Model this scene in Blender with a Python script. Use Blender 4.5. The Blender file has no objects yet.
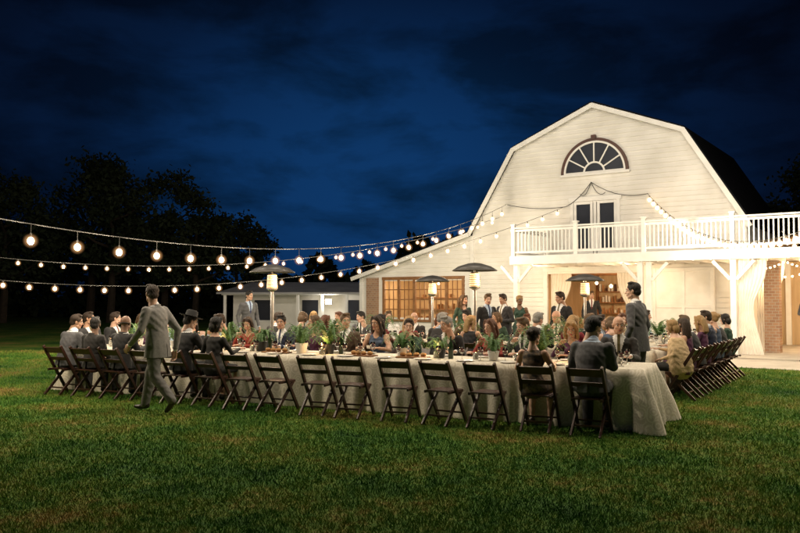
import bpy, math, random
import numpy as np
from mathutils import Vector, Matrix, Euler
random.seed(7); rng=np.random.default_rng(7)
scene=bpy.context.scene
COL=scene.collection
scene.view_settings.view_transform='Standard'
scene.view_settings.look='None'
scene.view_settings.exposure=0

# ------------------------------------------------------------------ materials
def nmat(name,c1,c2=None,scale=8.0,rough=0.7,bump=0.0,bscale=None,metal=0.0,detail=6,spec=None,stretch=None,sheen=0):
    m=bpy.data.materials.new(name); m.use_nodes=True
    nt=m.node_tree; b=nt.nodes['Principled BSDF']
    b.inputs['Roughness'].default_value=rough; b.inputs['Metallic'].default_value=metal
    if spec is not None: b.inputs['Specular IOR Level'].default_value=spec
    if sheen: b.inputs['Sheen Weight'].default_value=sheen
    tc=nt.nodes.new('ShaderNodeTexCoord')
    mp=nt.nodes.new('ShaderNodeMapping'); nt.links.new(tc.outputs['Object'],mp.inputs['Vector'])
    if stretch: mp.inputs['Scale'].default_value=stretch
    if c2 is None: c2=tuple(min(1,x*0.75) for x in c1)
    n=nt.nodes.new('ShaderNodeTexNoise'); n.inputs['Scale'].default_value=scale; n.inputs['Detail'].default_value=detail
    nt.links.new(mp.outputs[0],n.inputs['Vector'])
    r=nt.nodes.new('ShaderNodeValToRGB')
    r.color_ramp.elements[0].position=0.35; r.color_ramp.elements[1].position=0.68
    r.color_ramp.elements[0].color=(*c1,1); r.color_ramp.elements[1].color=(*c2,1)
    nt.links.new(n.outputs['Fac'],r.inputs['Fac']); nt.links.new(r.outputs['Color'],b.inputs['Base Color'])
    if bump:
        n2=nt.nodes.new('ShaderNodeTexNoise'); n2.inputs['Scale'].default_value=bscale or scale*3; n2.inputs['Detail'].default_value=4
        nt.links.new(mp.outputs[0],n2.inputs['Vector'])
        bp=nt.nodes.new('ShaderNodeBump'); bp.inputs['Strength'].default_value=bump; bp.inputs['Distance'].default_value=0.02
        nt.links.new(n2.outputs['Fac'],bp.inputs['Height']); nt.links.new(bp.outputs[0],b.inputs['Normal'])
    return m
def emat(name,col,s):
    m=bpy.data.materials.new(name); m.use_nodes=True
    b=m.node_tree.nodes['Principled BSDF']
    b.inputs['Base Color'].default_value=(*col,1)
    b.inputs['Emission Color'].default_value=(*col,1); b.inputs['Emission Strength'].default_value=s
    m.cycles.emission_sampling='NONE'
    return m
def bulbmat(name,core,edge):
    m=bpy.data.materials.new(name); m.use_nodes=True; nt=m.node_tree; b=nt.nodes['Principled BSDF']
    lw=nt.nodes.new('ShaderNodeLayerWeight'); lw.inputs['Blend'].default_value=.35
    r=nt.nodes.new('ShaderNodeValToRGB'); e=r.color_ramp.elements
    e[0].position=.12; e[0].color=(*[c/8 for c in core],1); e[1].position=.85; e[1].color=(*[c/8 for c in edge],1)
    nt.links.new(lw.outputs['Facing'],r.inputs['Fac']); nt.links.new(r.outputs['Color'],b.inputs['Emission Color'])
    b.inputs['Emission Strength'].default_value=8; b.inputs['Base Color'].default_value=(.8,.6,.4,1)
    m.cycles.emission_sampling='NONE'
    return m
def halomat():
    # added emissive shell imitating the glow around each bulb, fading towards its rim
    m=bpy.data.materials.new('halo_shell'); m.use_nodes=True; nt=m.node_tree
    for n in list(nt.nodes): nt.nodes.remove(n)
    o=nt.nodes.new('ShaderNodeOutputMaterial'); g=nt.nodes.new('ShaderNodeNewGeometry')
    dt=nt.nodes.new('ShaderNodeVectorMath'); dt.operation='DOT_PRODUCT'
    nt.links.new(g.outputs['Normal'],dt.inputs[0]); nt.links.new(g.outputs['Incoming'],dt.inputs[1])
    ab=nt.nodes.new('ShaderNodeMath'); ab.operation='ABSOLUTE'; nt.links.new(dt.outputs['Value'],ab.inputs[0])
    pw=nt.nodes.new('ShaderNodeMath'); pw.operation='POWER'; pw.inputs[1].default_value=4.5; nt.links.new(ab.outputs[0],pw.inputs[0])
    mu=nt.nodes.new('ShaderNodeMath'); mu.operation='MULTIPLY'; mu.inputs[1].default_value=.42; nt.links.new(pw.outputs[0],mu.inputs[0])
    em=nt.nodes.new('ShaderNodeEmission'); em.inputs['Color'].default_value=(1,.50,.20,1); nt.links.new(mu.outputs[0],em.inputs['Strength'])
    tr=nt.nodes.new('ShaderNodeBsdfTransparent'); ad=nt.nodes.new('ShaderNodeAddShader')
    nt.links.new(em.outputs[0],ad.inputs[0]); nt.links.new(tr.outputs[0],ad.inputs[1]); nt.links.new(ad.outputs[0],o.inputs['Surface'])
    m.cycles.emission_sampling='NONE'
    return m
def glassy(name,col,rough=0.05,trans=1.0):
    m=bpy.data.materials.new(name); m.use_nodes=True
    b=m.node_tree.nodes['Principled BSDF']
    b.inputs['Base Color'].default_value=(*col,1); b.inputs['Roughness'].default_value=rough
    b.inputs['Transmission Weight'].default_value=trans
    return m

M={}
M['white']=nmat('white_paint',(.82,.81,.785),(.70,.685,.645),1.1,.6,.15,30)
M['trim']=nmat('trim_paint',(.82,.82,.81),(.74,.735,.72),3,.5)
M['roof']=nmat('roof_shingle',(.008,.009,.012),(.012,.013,.016),6,1.0,.2,20,spec=.0)
M['shedroof']=nmat('shed_roof_metal',(.38,.39,.41),(.27,.28,.30),1.5,.45,.15,12,metal=.2)
M['brown']=nmat('brown_trim',(.085,.032,.022),(.06,.024,.018),5,.5)
M['glassdark']=nmat('dark_window_glass',(.012,.016,.028),(.02,.025,.04),2,.35,spec=.2)
M['wood']=nmat('warm_wood',(.42,.22,.10),(.30,.14,.06),4,.6,.3,20,stretch=(1,1,.25))
M['palewood']=nmat('whitewashed_planks',(.58,.44,.28),(.42,.30,.17),3,.7,.3,14,stretch=(2,1,.2))
M['deck']=nmat('deck_wood',(.45,.42,.36),(.33,.30,.25),5,.7,.3,stretch=(.3,2,1))
M['concrete']=nmat('concrete',(.42,.38,.32),(.33,.29,.24),1.5,.85,.25,40)
M['curtain']=nmat('sheer_curtain',(.80,.76,.69),(.72,.67,.6),3,.8)
M['chair']=nmat('chair_mahogany',(.050,.018,.010),(.028,.010,.006),9,.35,.08,stretch=(1,1,.2))
M['metal']=nmat('brushed_steel',(.55,.55,.54),(.42,.42,.42),6,.3,metal=.8)
M['canopy']=nmat('heater_canopy',(.10,.095,.09),(.07,.065,.06),6,.45,metal=.6)
M['darkmetal']=nmat('dark_metal',(.05,.05,.05),(.035,.035,.035),6,.4,metal=.6)
M['wire']=nmat('wire_rubber',(.16,.15,.14),(.10,.10,.10),6,.6)
M['bark']=nmat('bark',(.045,.032,.022),(.025,.018,.013),5,.95,.6)
M['leaf']=nmat('night_foliage',(.030,.04,.022),(.014,.022,.012),.5,.9,spec=.1)
M['fern']=nmat('fern_leaf',(.06,.15,.035),(.11,.22,.06),9,.5)
M['pot']=nmat('terracotta',(.35,.15,.08),(.25,.11,.06),8,.8)
M['plate']=nmat('plate_ceramic',(.75,.73,.69),(.7,.68,.64),4,.25)
M['glass']=glassy('clear_glass',(.95,.97,.96))
M['bottle']=nmat('bottle_glass',(.012,.03,.012),(.02,.04,.015),4,.08)
M['wine']=nmat('red_wine',(.12,.008,.012),(.10,.006,.01),4,.1)
M['candle']=nmat('wax',(.8,.72,.55),(.75,.66,.5),4,.5)
M['flame']=emat('flame',(1,.55,.18),25)
M['board']=nmat('serving_wood',(.30,.15,.06),(.2,.09,.04),7,.5)
M['bread']=nmat('bread',(.5,.28,.10),(.36,.17,.06),14,.8,.3)
M['bulb']=bulbmat('lit_bulb',(8,6.2,3.6),(2.4,.95,.30))
M['halo']=halomat()
M['warmbulb']=emat('lit_warm_bulb',(1,.74,.40),14)
M['glow']=emat('heater_burner_glow',(1,.60,.28),1.5)
def cloth():
    m=nmat('ivory_linen',(.78,.73,.63),(.70,.65,.54),18,.8,.12,60)
    nt=m.node_tree;b=nt.nodes['Principled BSDF']
    v=nt.nodes.new('ShaderNodeTexVoronoi'); v.inputs['Scale'].default_value=8
    tc=nt.nodes['Texture Coordinate']; nt.links.new(tc.outputs['Object'],v.inputs['Vector'])
    w=nt.nodes.new('ShaderNodeMath'); w.operation='SINE'
    mu=nt.nodes.new('ShaderNodeMath'); mu.operation='MULTIPLY'; mu.inputs[1].default_value=24
    nt.links.new(v.outputs['Distance'],mu.inputs[0]); nt.links.new(mu.outputs[0],w.inputs[0])
    r=nt.nodes.new('ShaderNodeValToRGB'); r.color_ramp.elements[0].position=.2; r.color_ramp.elements[1].position=.7
    r.color_ramp.elements[0].color=(.64,.59,.48,1); r.color_ramp.elements[1].color=(.78,.73,.63,1)
    nt.links.new(w.outputs[0],r.inputs['Fac']); nt.links.new(r.outputs['Color'],b.inputs['Base Color'])
    return m
M['cloth']=cloth()
def brick():
    m=bpy.data.materials.new('brick'); m.use_nodes=True; nt=m.node_tree; b=nt.nodes['Principled BSDF']
    tc=nt.nodes.new('ShaderNodeTexCoord'); mp=nt.nodes.new('ShaderNodeMapping'); mp.inputs['Rotation'].default_value=(math.radians(90),0,0)
    nt.links.new(tc.outputs['Object'],mp.inputs['Vector'])
    t=nt.nodes.new('ShaderNodeTexBrick'); t.inputs['Scale'].default_value=3.0
    t.inputs['Color1'].default_value=(.40,.24,.15,1); t.inputs['Color2'].default_value=(.30,.17,.11,1); t.inputs['Mortar'].default_value=(.4,.36,.3,1)
    nt.links.new(mp.outputs[0],t.inputs['Vector']); nt.links.new(t.outputs['Color'],b.inputs['Base Color']); b.inputs['Roughness'].default_value=.9
    return m
M['brick']=brick()

# ------------------------------------------------------------------ mesh builder
class MB:
    def __init__(s): s.v=[]; s.f=[]; s.m=[]
    def add(s,vs,fs,mi=0):
        o=len(s.v); s.v.extend([tuple(x) for x in vs]); s.f.extend([tuple(i+o for i in f) for f in fs]); s.m.extend([mi]*len(fs))
    def box(s,x0,x1,y0,y1,z0,z1,mi=0):
        s.add([(x0,y0,z0),(x1,y0,z0),(x1,y1,z0),(x0,y1,z0),(x0,y0,z1),(x1,y0,z1),(x1,y1,z1),(x0,y1,z1)],
              [(0,3,2,1),(4,5,6,7),(0,1,5,4),(1,2,6,5),(2,3,7,6),(3,0,4,7)],mi)
    def beam(s,p0,p1,w,h,mi=0,up=(0,0,1)):
        p0=Vector(p0);p1=Vector(p1);t=(p1-p0).normalized();u=Vector(up)
        if abs(t.dot(u))>.98:u=Vector((0,1,0))
        a=t.cross(u).normalized();b=a.cross(t).normalized()
        vs=[]
        for p in(p0,p1):
            for sx,sz in((-1,-1),(1,-1),(1,1),(-1,1)): vs.append(p+a*(sx*w/2)+b*(sz*h/2))
        s.add(vs,[(0,1,2,3),(7,6,5,4),(0,4,5,1),(1,5,6,2),(2,6,7,3),(3,7,4,0)],mi)
    def tube(s,pts,rad,seg=12,mi=0,ref=(1,0,0),cap=True):
        pts=[Vector(p) for p in pts]; rad=[(r,r) if not isinstance(r,tuple) else r for r in rad]
        n=len(pts); rings=[]
        tang=[]
        for i in range(n):
            a=pts[max(0,i-1)];b=pts[min(n-1,i+1)]; tang.append((b-a).normalized())
        P=[];R=[];T=[]
        if cap:
            for k,q in((.95,.30),(.72,.70),(.38,.93)):
                P.append(pts[0]-tang[0]*min(rad[0])*k);R.append((rad[0][0]*q,rad[0][1]*q));T.append(tang[0])
        P+=pts;R+=rad;T+=tang
        if cap:
            for k,q in((.38,.93),(.72,.70),(.95,.30)):
                P.append(pts[-1]+tang[-1]*min(rad[-1])*k);R.append((rad[-1][0]*q,rad[-1][1]*q));T.append(tang[-1])
        vs=[]
        for p,r,t in zip(P,R,T):
            X=Vector(ref)
            if abs(t.dot(X))>.9:X=Vector((0,1,0))
            a=(X-t*X.dot(t)).normalized();b=t.cross(a)
            for k in range(seg):
                an=2*math.pi*k/seg; vs.append(p+a*(r[0]*math.cos(an))+b*(r[1]*math.sin(an)))
        fs=[]
        N=len(P)
        for i in range(N-1):
            for k in range(seg):
                k2=(k+1)%seg; fs.append((i*seg+k,i*seg+k2,(i+1)*seg+k2,(i+1)*seg+k))
        fs.append(tuple(range(seg-1,-1,-1))); fs.append(tuple((N-1)*seg+k for k in range(seg)))
        s.add(vs,fs,mi)
    def ell(s,c,r,mi=0,seg=16,rings=10):
        vs=[];fs=[]
        c=Vector(c)
        if not isinstance(r,tuple): r=(r,r,r)
        vs.append(c+Vector((0,0,r[2])))
        for i in range(1,rings):
            th=math.pi*i/rings
            for k in range(seg):
                ph=2*math.pi*k/seg
                vs.append(c+Vector((r[0]*math.sin(th)*math.cos(ph),r[1]*math.sin(th)*math.sin(ph),r[2]*math.cos(th))))
        vs.append(c-Vector((0,0,r[2])))
        for k in range(seg): fs.append((0,1+k,1+(k+1)%seg))
        for i in range(rings-2):
            for k in range(seg):
                a=1+i*seg+k;b=1+i*seg+(k+1)%seg; fs.append((a,a+seg,b+seg,b))
        L=len(vs)-1
        for k in range(seg): fs.append((1+(rings-2)*seg+k,L,1+(rings-2)*seg+(k+1)%seg))
        s.add(vs,fs,mi)
    def lathe(s,prof,c=(0,0,0),seg=20,mi=0):
        vs=[];fs=[]
        for r,z in prof:
            for k in range(seg):
                a=2*math.pi*k/seg; vs.append((c[0]+r*math.cos(a),c[1]+r*math.sin(a),c[2]+z))
        for i in range(len(prof)-1):
            for k in range(seg):
                k2=(k+1)%seg; fs.append((i*seg+k,i*seg+k2,(i+1)*seg+k2,(i+1)*seg+k))
        s.add(vs,fs,mi)
    def mesh(s,name,mats,smooth=False):
        me=bpy.data.meshes.new(name); me.from_pydata(s.v,[],s.f)
        for m in mats: me.materials.append(m)
        me.polygons.foreach_set('material_index',s.m)
        if smooth: me.polygons.foreach_set('use_smooth',[True]*len(s.f))
        me.update(); return me
    def obj(s,name,mats,smooth=False,parent=None,bevel=0):
        me=s.mesh(name,mats,smooth); o=bpy.data.objects.new(name,me); COL.objects.link(o)
        if parent: o.parent=parent
        if bevel:
            b=o.modifiers.new('bevel','BEVEL'); b.width=bevel; b.segments=2; b.limit_method='ANGLE'
        return o
def empty(name,loc=(0,0,0),rz=0):
    o=bpy.data.objects.new(name,None); COL.objects.link(o); o.location=loc; o.rotation_euler=(0,0,rz); o.empty_display_size=.1; return o
def inst(name,me,loc,rz=0,parent=None,sc=1):
    o=bpy.data.objects.new(name,me); COL.objects.link(o); o.location=loc; o.rotation_euler=(0,0,rz); o.scale=(sc,)*3
    if parent:o.parent=parent
    return o
def plight(name,loc,w,col=(1,.80,.55),r=.05,parent=None):
    l=bpy.data.lights.new(name,'POINT'); l.energy=w; l.color=col; l.shadow_soft_size=r
    o=bpy.data.objects.new(name,l); COL.objects.link(o); o.location=loc
    if parent:o.parent=parent
    return o

# ------------------------------------------------------------------ camera
CH=1.65
cam=bpy.data.cameras.new('camera'); co=bpy.data.objects.new('camera',cam); COL.objects.link(co)
cam.lens=35; cam.sensor_width=36; cam.clip_end=2000
co.location=(0,0,CH); co.rotation_euler=(math.radians(92.25),0,0); scene.camera=co

# ------------------------------------------------------------------ world
w=bpy.data.worlds.new('World'); scene.world=w; w.use_nodes=True; nt=w.node_tree
for n in list(nt.nodes): nt.nodes.remove(n)
out=nt.nodes.new('ShaderNodeOutputWorld')
tc=nt.nodes.new('ShaderNodeTexCoord')
sk=nt.nodes.new('ShaderNodeTexSky'); sk.sky_type='NISHITA'; sk.sun_disc=False
sk.sun_elevation=math.radians(-3); sk.sun_rotation=math.radians(180)
b1=nt.nodes.new('ShaderNodeBackground'); b1.inputs['Strength'].default_value=.002
nt.links.new(sk.outputs[0],b1.inputs['Color'])
dot=nt.nodes.new('ShaderNodeVectorMath'); dot.operation='DOT_PRODUCT'
dv=Vector((-.03,.985,.22)).normalized(); dot.inputs[1].default_value=dv
scl=nt.nodes.new('ShaderNodeVectorMath'); scl.operation='MULTIPLY'; scl.inputs[1].default_value=(1,1,1.7)
nrm=nt.nodes.new('ShaderNodeVectorMath'); nrm.operation='NORMALIZE'
nt.links.new(tc.outputs['Generated'],scl.inputs[0]); nt.links.new(scl.outputs[0],nrm.inputs[0]); nt.links.new(nrm.outputs[0],dot.inputs[0])
rp=nt.nodes.new('ShaderNodeValToRGB')
els=rp.color_ramp.elements; els[0].position=0; els[0].color=(.0005,.0014,.0045,1); els[1].position=1; els[1].color=(.0032,.0265,.095,1)
for p,c in((.80,(.0006,.0019,.0065,1)),(.88,(.0009,.0034,.0125,1)),(.93,(.0013,.0066,.0250,1)),(.955,(.0017,.0110,.042,1)),(.98,(.0025,.0195,.072,1))):
    e=els.new(p); e.color=c
nt.links.new(dot.outputs['Value'],rp.inputs['Fac'])
mp=nt.nodes.new('ShaderNodeMapping'); mp.inputs['Scale'].default_value=(1.3,1.3,3.2); mp.inputs['Location'].default_value=(.3,.1,.7)
nt.links.new(tc.outputs['Generated'],mp.inputs['Vector'])
nz=nt.nodes.new('ShaderNodeTexNoise'); nz.inputs['Scale'].default_value=4.2; nz.inputs['Detail'].default_value=8; nz.inputs['Roughness'].default_value=.56; nz.inputs['Distortion'].default_value=.25
nt.links.new(mp.outputs[0],nz.inputs['Vector'])
cr=nt.nodes.new('ShaderNodeValToRGB'); cr.color_ramp.elements[0].position=.42; cr.color_ramp.elements[1].position=.60
cr.color_ramp.elements[0].color=(1.2,1.18,1.15,1); cr.color_ramp.elements[1].color=(.60,.54,.47,1)
nt.links.new(nz.outputs['Fac'],cr.inputs['Fac'])
mx=nt.nodes.new('ShaderNodeMix'); mx.data_type='RGBA'; mx.blend_type='MULTIPLY'; mx.inputs['Factor'].default_value=1
nt.links.new(rp.outputs['Color'],mx.inputs['A']); nt.links.new(cr.outputs['Color'],mx.inputs['B'])
b2=nt.nodes.new('ShaderNodeBackground'); b2.inputs['Strength'].default_value=1.2
nt.links.new(mx.outputs['Result'],b2.inputs['Color'])
ad=nt.nodes.new('ShaderNodeAddShader'); nt.links.new(b1.outputs[0],ad.inputs[0]); nt.links.new(b2.outputs[0],ad.inputs[1])
nt.links.new(ad.outputs[0],out.inputs['Surface'])

# ------------------------------------------------------------------ barn frame
BA=math.radians(-35); BP=Vector((6.8,27,0))
def bw(x,y,z=0):
    return BP+Matrix.Rotation(BA,3,'Z')@Vector((x,y,z))
# ------------------------------------------------------------------ ground + grass
def grassmat(name,dark=1.0):
    m=bpy.data.materials.new(name); m.use_nodes=True; nt=m.node_tree; b=nt.nodes['Principled BSDF']; b.inputs['Roughness'].default_value=.9
    b.inputs['Specular IOR Level'].default_value=.12
    tc=nt.nodes.new('ShaderNodeTexCoord')
    n1=nt.nodes.new('ShaderNodeTexNoise'); n1.inputs['Scale'].default_value=.62; n1.inputs['Detail'].default_value=8; n1.inputs['Roughness'].default_value=.66
    n2=nt.nodes.new('ShaderNodeTexNoise'); n2.inputs['Scale'].default_value=9; n2.inputs['Detail'].default_value=4; n2.inputs['Roughness'].default_value=.7
    nt.links.new(tc.outputs['Object'],n1.inputs['Vector']); nt.links.new(tc.outputs['Object'],n2.inputs['Vector'])
    ma=nt.nodes.new('ShaderNodeMix'); ma.data_type='FLOAT'; ma.inputs['Factor'].default_value=.36
    nt.links.new(n1.outputs['Fac'],ma.inputs['A']); nt.links.new(n2.outputs['Fac'],ma.inputs['B'])
    r=nt.nodes.new('ShaderNodeValToRGB'); e=r.color_ramp.elements
    d=dark
    e[0].position=.38; e[0].color=(.020*d,.072*d,.014*d,1); e[1].position=.62; e[1].color=(.27*d,.20*d,.065*d,1)
    k=e.new(.465); k.color=(.062*d,.155*d,.022*d,1)
    k=e.new(.535); k.color=(.130*d,.195*d,.032*d,1)
    nt.links.new(ma.outputs['Result'],r.inputs['Fac']); nt.links.new(r.outputs['Color'],b.inputs['Base Color'])
    bn=nt.nodes.new('ShaderNodeTexNoise'); bn.inputs['Scale'].default_value=45; nt.links.new(tc.outputs['Object'],bn.inputs['Vector'])
    bp=nt.nodes.new('ShaderNodeBump'); bp.inputs['Strength'].default_value=.6; bp.inputs['Distance'].default_value=.03
    nt.links.new(bn.outputs['Fac'],bp.inputs['Height']); nt.links.new(bp.outputs[0],b.inputs['Normal'])
    return m
g=MB(); g.add([(-600,-300,0),(600,-300,0),(600,900,0),(-600,900,0)],[(0,1,2,3)]); g.obj('ground',[grassmat('lawn_soil',.75)])
N=380000
yy=4.6*np.exp(rng.random(N)*math.log(24/4.6)); xx=(rng.random(N)*2-1)*(.56*yy+.6)
rx_=xx-BP.x; ry_=yy-BP.y; lx=rx_*math.cos(-BA)-ry_*math.sin(-BA); ly=rx_*math.sin(-BA)+ry_*math.cos(-BA)
keep=~(((lx>4.7)&(ly>-6.6))|((lx>-2.3)&(ly>-4.0)))
xx=xx[keep];yy=yy[keep];N=len(xx)
tuft=.75+.5*np.sin(xx*5.1+2*np.sin(yy*3.3))*np.sin(yy*4.7+1.5*np.sin(xx*2.9))
h=(.016+.026*rng.random(N))*(.8+.03*yy)*(.75+.4*tuft); wd=(.0022+.0018*rng.random(N))*(.6+.10*yy)
an=rng.random(N)*2*np.pi; lean=(rng.random((N,2))-.5)*1.5*h[:,None]
dx=np.cos(an)*wd; dy=np.sin(an)*wd
V=np.zeros((N,3,3),dtype=np.float32)
V[:,0,0]=xx-dx;V[:,0,1]=yy-dy;V[:,1,0]=xx+dx;V[:,1,1]=yy+dy
V[:,2,0]=xx+lean[:,0];V[:,2,1]=yy+lean[:,1];V[:,2,2]=h
def npmesh(name,V,nv,mats):
    n=V.shape[0]; me=bpy.data.meshes.new(name)
    me.vertices.add(n*nv); me.vertices.foreach_set('co',V.reshape(-1).astype(np.float32))
    me.loops.add(n*nv); me.loops.foreach_set('vertex_index',np.arange(n*nv,dtype=np.int32))
    me.polygons.add(n); me.polygons.foreach_set('loop_start',np.arange(0,n*nv,nv,dtype=np.int32))
    for m in mats: me.materials.append(m)
    me.update(calc_edges=True); return me
inst('grass',npmesh('grass',V,3,[grassmat('grass_blade',1.2)]),(0,0,.0))

# ------------------------------------------------------------------ barn
barn=empty('white_barn',BP,BA)
EAVE=4.9; EZ=4.1; BRK=3.05; BZ=7.1; PK=8.35; BL=6.6
def hw(z):
    if z<=EZ: return EAVE
    if z<=BZ: return EAVE+(BRK-EAVE)*(z-EZ)/(BZ-EZ)
    return max(0.0,BRK*(PK-z)/(PK-BZ))
sd=MB()
openings=[(-1.8,1.5,-1,2.55),(-.78,.78,2.9,5.0)]
def siding(mb,zmin,zmax,lf,rf,ops,step=.165):
    z=zmin
    while z<zmax-1e-4:
        z1=min(z+step,zmax)
        segs=[(lf(z),rf(z),lf(z1),rf(z1))]
        for(a,b,c,d) in ops:
            if z+step*.5>c and z+step*.5<d:
                ns=[]
                for(l0,r0,l1,r1) in segs:
                    if b<=l0 or a>=r0: ns.append((l0,r0,l1,r1)); continue
                    if a>l0: ns.append((l0,a,l1,a))
                    if b<r0: ns.append((b,r0,b,r1))
                segs=ns
        for(l0,r0,l1,r1) in segs:
            mb.add([(l0,-.034,z),(r0,-.034,z),(r1,-.004,z1),(l1,-.004,z1),(l0,.02,z),(r0,.02,z),(r1,.02,z1),(l1,.02,z1)],
               [(0,1,2,3),(0,4,5,1),(4,7,6,5),(3,2,6,7),(0,3,7,4),(1,5,6,2)])
        z=z1
siding(sd,0,PK-.02,lambda z:-hw(z),lambda z:hw(z),openings)
sd.obj('gable_siding',[M['white']],parent=barn)
def lw(z):
    if z<=2.5: return -10.3
    return -10.3+(z-2.5)/(4.0-2.5)*(5.2)
lsd=MB(); siding(lsd,0,3.98,lw,lambda z:-EAVE-.002,[(-9.1,-5.3,.75,2.35)])
lsd.obj('wing_siding',[M['white']],parent=barn)
bd=MB()
bd.box(EAVE-.05,EAVE+.05,.03,BL,0,EZ,0); bd.box(-10.3,-10.2,.03,BL,0,2.5,0); bd.box(-10.2,EAVE-.06,BL-.1,BL,0,2.8,0)
bd.obj('side_walls',[M['white']],parent=barn)
rf=MB()
def roofslab(p,q,y0,y1,th=.12):
    p=Vector((p[0],0,p[1]));q=Vector((q[0],0,q[1]));t=(q-p).normalized();n=Vector((-t.z,0,t.x))
    if n.z<0:n=-n
    a=[p,q,q+n*th,p+n*th]
    rf.add([(v.x,y0,v.z) for v in a]+[(v.x,y1,v.z) for v in a],[(0,1,2,3),(7,6,5,4),(0,4,5,1),(1,5,6,2),(2,6,7,3),(3,7,4,0)])
roofslab((0,PK),(BRK,BZ),-.22,BL+.2); roofslab((0,PK),(-BRK,BZ),-.22,BL+.2)
roofslab((BRK,BZ),(EAVE+.15,EZ-.25),-.22,BL+.2); roofslab((-BRK,BZ),(-EAVE-.05,EZ-.07),-.22,BL+.2)
roofslab((-EAVE-.1,4.03),(-10.55,2.43),-.3,BL+.2)
rf.obj('roof',[M['roof']],parent=barn)
tr=MB()
def fascia(p,q,y=-.24,h=.16,dz=-.02):
    tr.beam((p[0],y,p[1]+dz),(q[0],y,q[1]+dz),.05,h)
fascia((-.02,PK),(BRK+.03,BZ));fascia((.02,PK),(-BRK-.03,BZ),y=-.243)
fascia((BRK,BZ+.03),(EAVE+.15,EZ-.25),y=-.246);fascia((-BRK,BZ+.03),(-EAVE-.05,EZ-.07),y=-.249)
fascia((-EAVE-.0,4.05),(-10.6,2.42),y=-.33,h=.16)
tr.box(-1.95,-1.8,-.06,.06,0,2.7);tr.box(1.5,1.65,-.06,.06,0,2.7);tr.box(-1.95,1.65,-.065,.06,2.55,2.75)
tr.box(EAVE-.16,EAVE+.02,-.06,.04,0,EZ)
tr.box(-10.36,-10.2,-.06,.04,0,2.45); tr.box(-EAVE-.08,-EAVE+.08,-.058,.04,0,EZ-.1)
tr.box(-.9,-.78,-.07,.03,3.02,5.1);tr.box(.78,.9,-.07,.03,3.02,5.1);tr.box(-.95,.95,-.09,.03,5.0,5.16);tr.box(-.05,.05,-.05,.03,3.02,5.0)
for sx in(-1,1):
    for a in(.08,.68):
        tr.box(min(sx*a,sx*(a+.09)),max(sx*a,sx*(a+.09)),-.04,.02,3.02,5.0)
    tr.box(min(sx*.17,sx*.68),max(sx*.17,sx*.68),-.038,.02,4.9,5.0)
    tr.box(min(sx*.17,sx*.68),max(sx*.17,sx*.68),-.038,.02,3.02,3.35)
    tr.box(min(sx*.17,sx*.68),max(sx*.17,sx*.68),-.036,.02,4.15,4.2)
tr.box(2.0,3.95,-.12,-.07,.05,2.6)
for x in(2.0,2.93,3.83): tr.box(x,x+.10,-.145,-.122,.05,2.6)
for z in(.05,1.3,2.48): tr.box(2.12,3.83,-.143,-.122,z,z+.12)
tr.obj('white_trim',[M['trim']],parent=barn,bevel=.006)
gl=MB(); gl.box(-.70,.70,.03,.05,3.02,5.0); gl.obj('balcony_door_glass',[M['glassdark']],parent=barn)
hwnd=MB(); R=1.22; zc=5.98; y0=-.10
def arc(r0,r1,ya,yb,mi,a0=0,a1=math.pi,n=36):
    for i in range(n):
        p=a0+(a1-a0)*i/n;q=a0+(a1-a0)*(i+1)/n
        vs=[]
        for y in(ya,yb):
            for(r,a) in((r0,p),(r1,p),(r1,q),(r0,q)): vs.append((r*math.cos(a),y,zc+r*math.sin(a)))
        hwnd.add(vs,[(0,1,2,3),(7,6,5,4),(1,5,6,2),(0,3,7,4),(0,4,5,1),(3,2,6,7)],mi)
arc(R-.10,R,y0,-.0,0); hwnd.box(-R-.04,R+.04,-.13,0,zc-.08,zc,2)
arc(0.001,R-.10,-.050,-.036,1)
arc(R-.17,R-.101,-.085,-.03,2); arc(.34,.40,-.083,-.03,2)
hwnd.box(-R+.10,R-.10,-.081,-.03,zc+.001,zc+.06,2)
for k in range(1,6):
    a=math.pi*k/6
    hwnd.beam((.40*math.cos(a),-.06,zc+.40*math.sin(a)),((R-.17)*math.cos(a),-.06,zc+(R-.17)*math.sin(a)),.045,.05,2,up=(0,1,0))
hwnd.box(-.08,.08,-.14,-.0,zc+R-.05,zc+R+.10,0)
hwnd.obj('half_round_window',[M['brown'],M['glassdark'],M['trim']],parent=barn)
# festoon cable swag and bracket under the window
fz=MB()
def swag(a,b,s):
    a=Vector(a);b=Vector(b); fz.tube([a.lerp(b,i/12)-Vector((0,0,4*s*(i/12)*(1-i/12))) for i in range(13)],[.012]*13,5)
swag((-1.07,-.10,4.85),(-.1,-.10,5.65),.12); swag((-.1,-.10,5.65),(1.87,-.10,5.1),.22); swag((-3.3,-.20,5.07),(-1.07,-.10,4.85),.1); swag((-.1,-.11,5.65),(-.5,-.11,5.25),.2); swag((-.1,-.11,5.65),(.4,-.11,5.25),.2)
fz.obj('festoon_cable',[M['darkmetal']],parent=barn)
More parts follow.
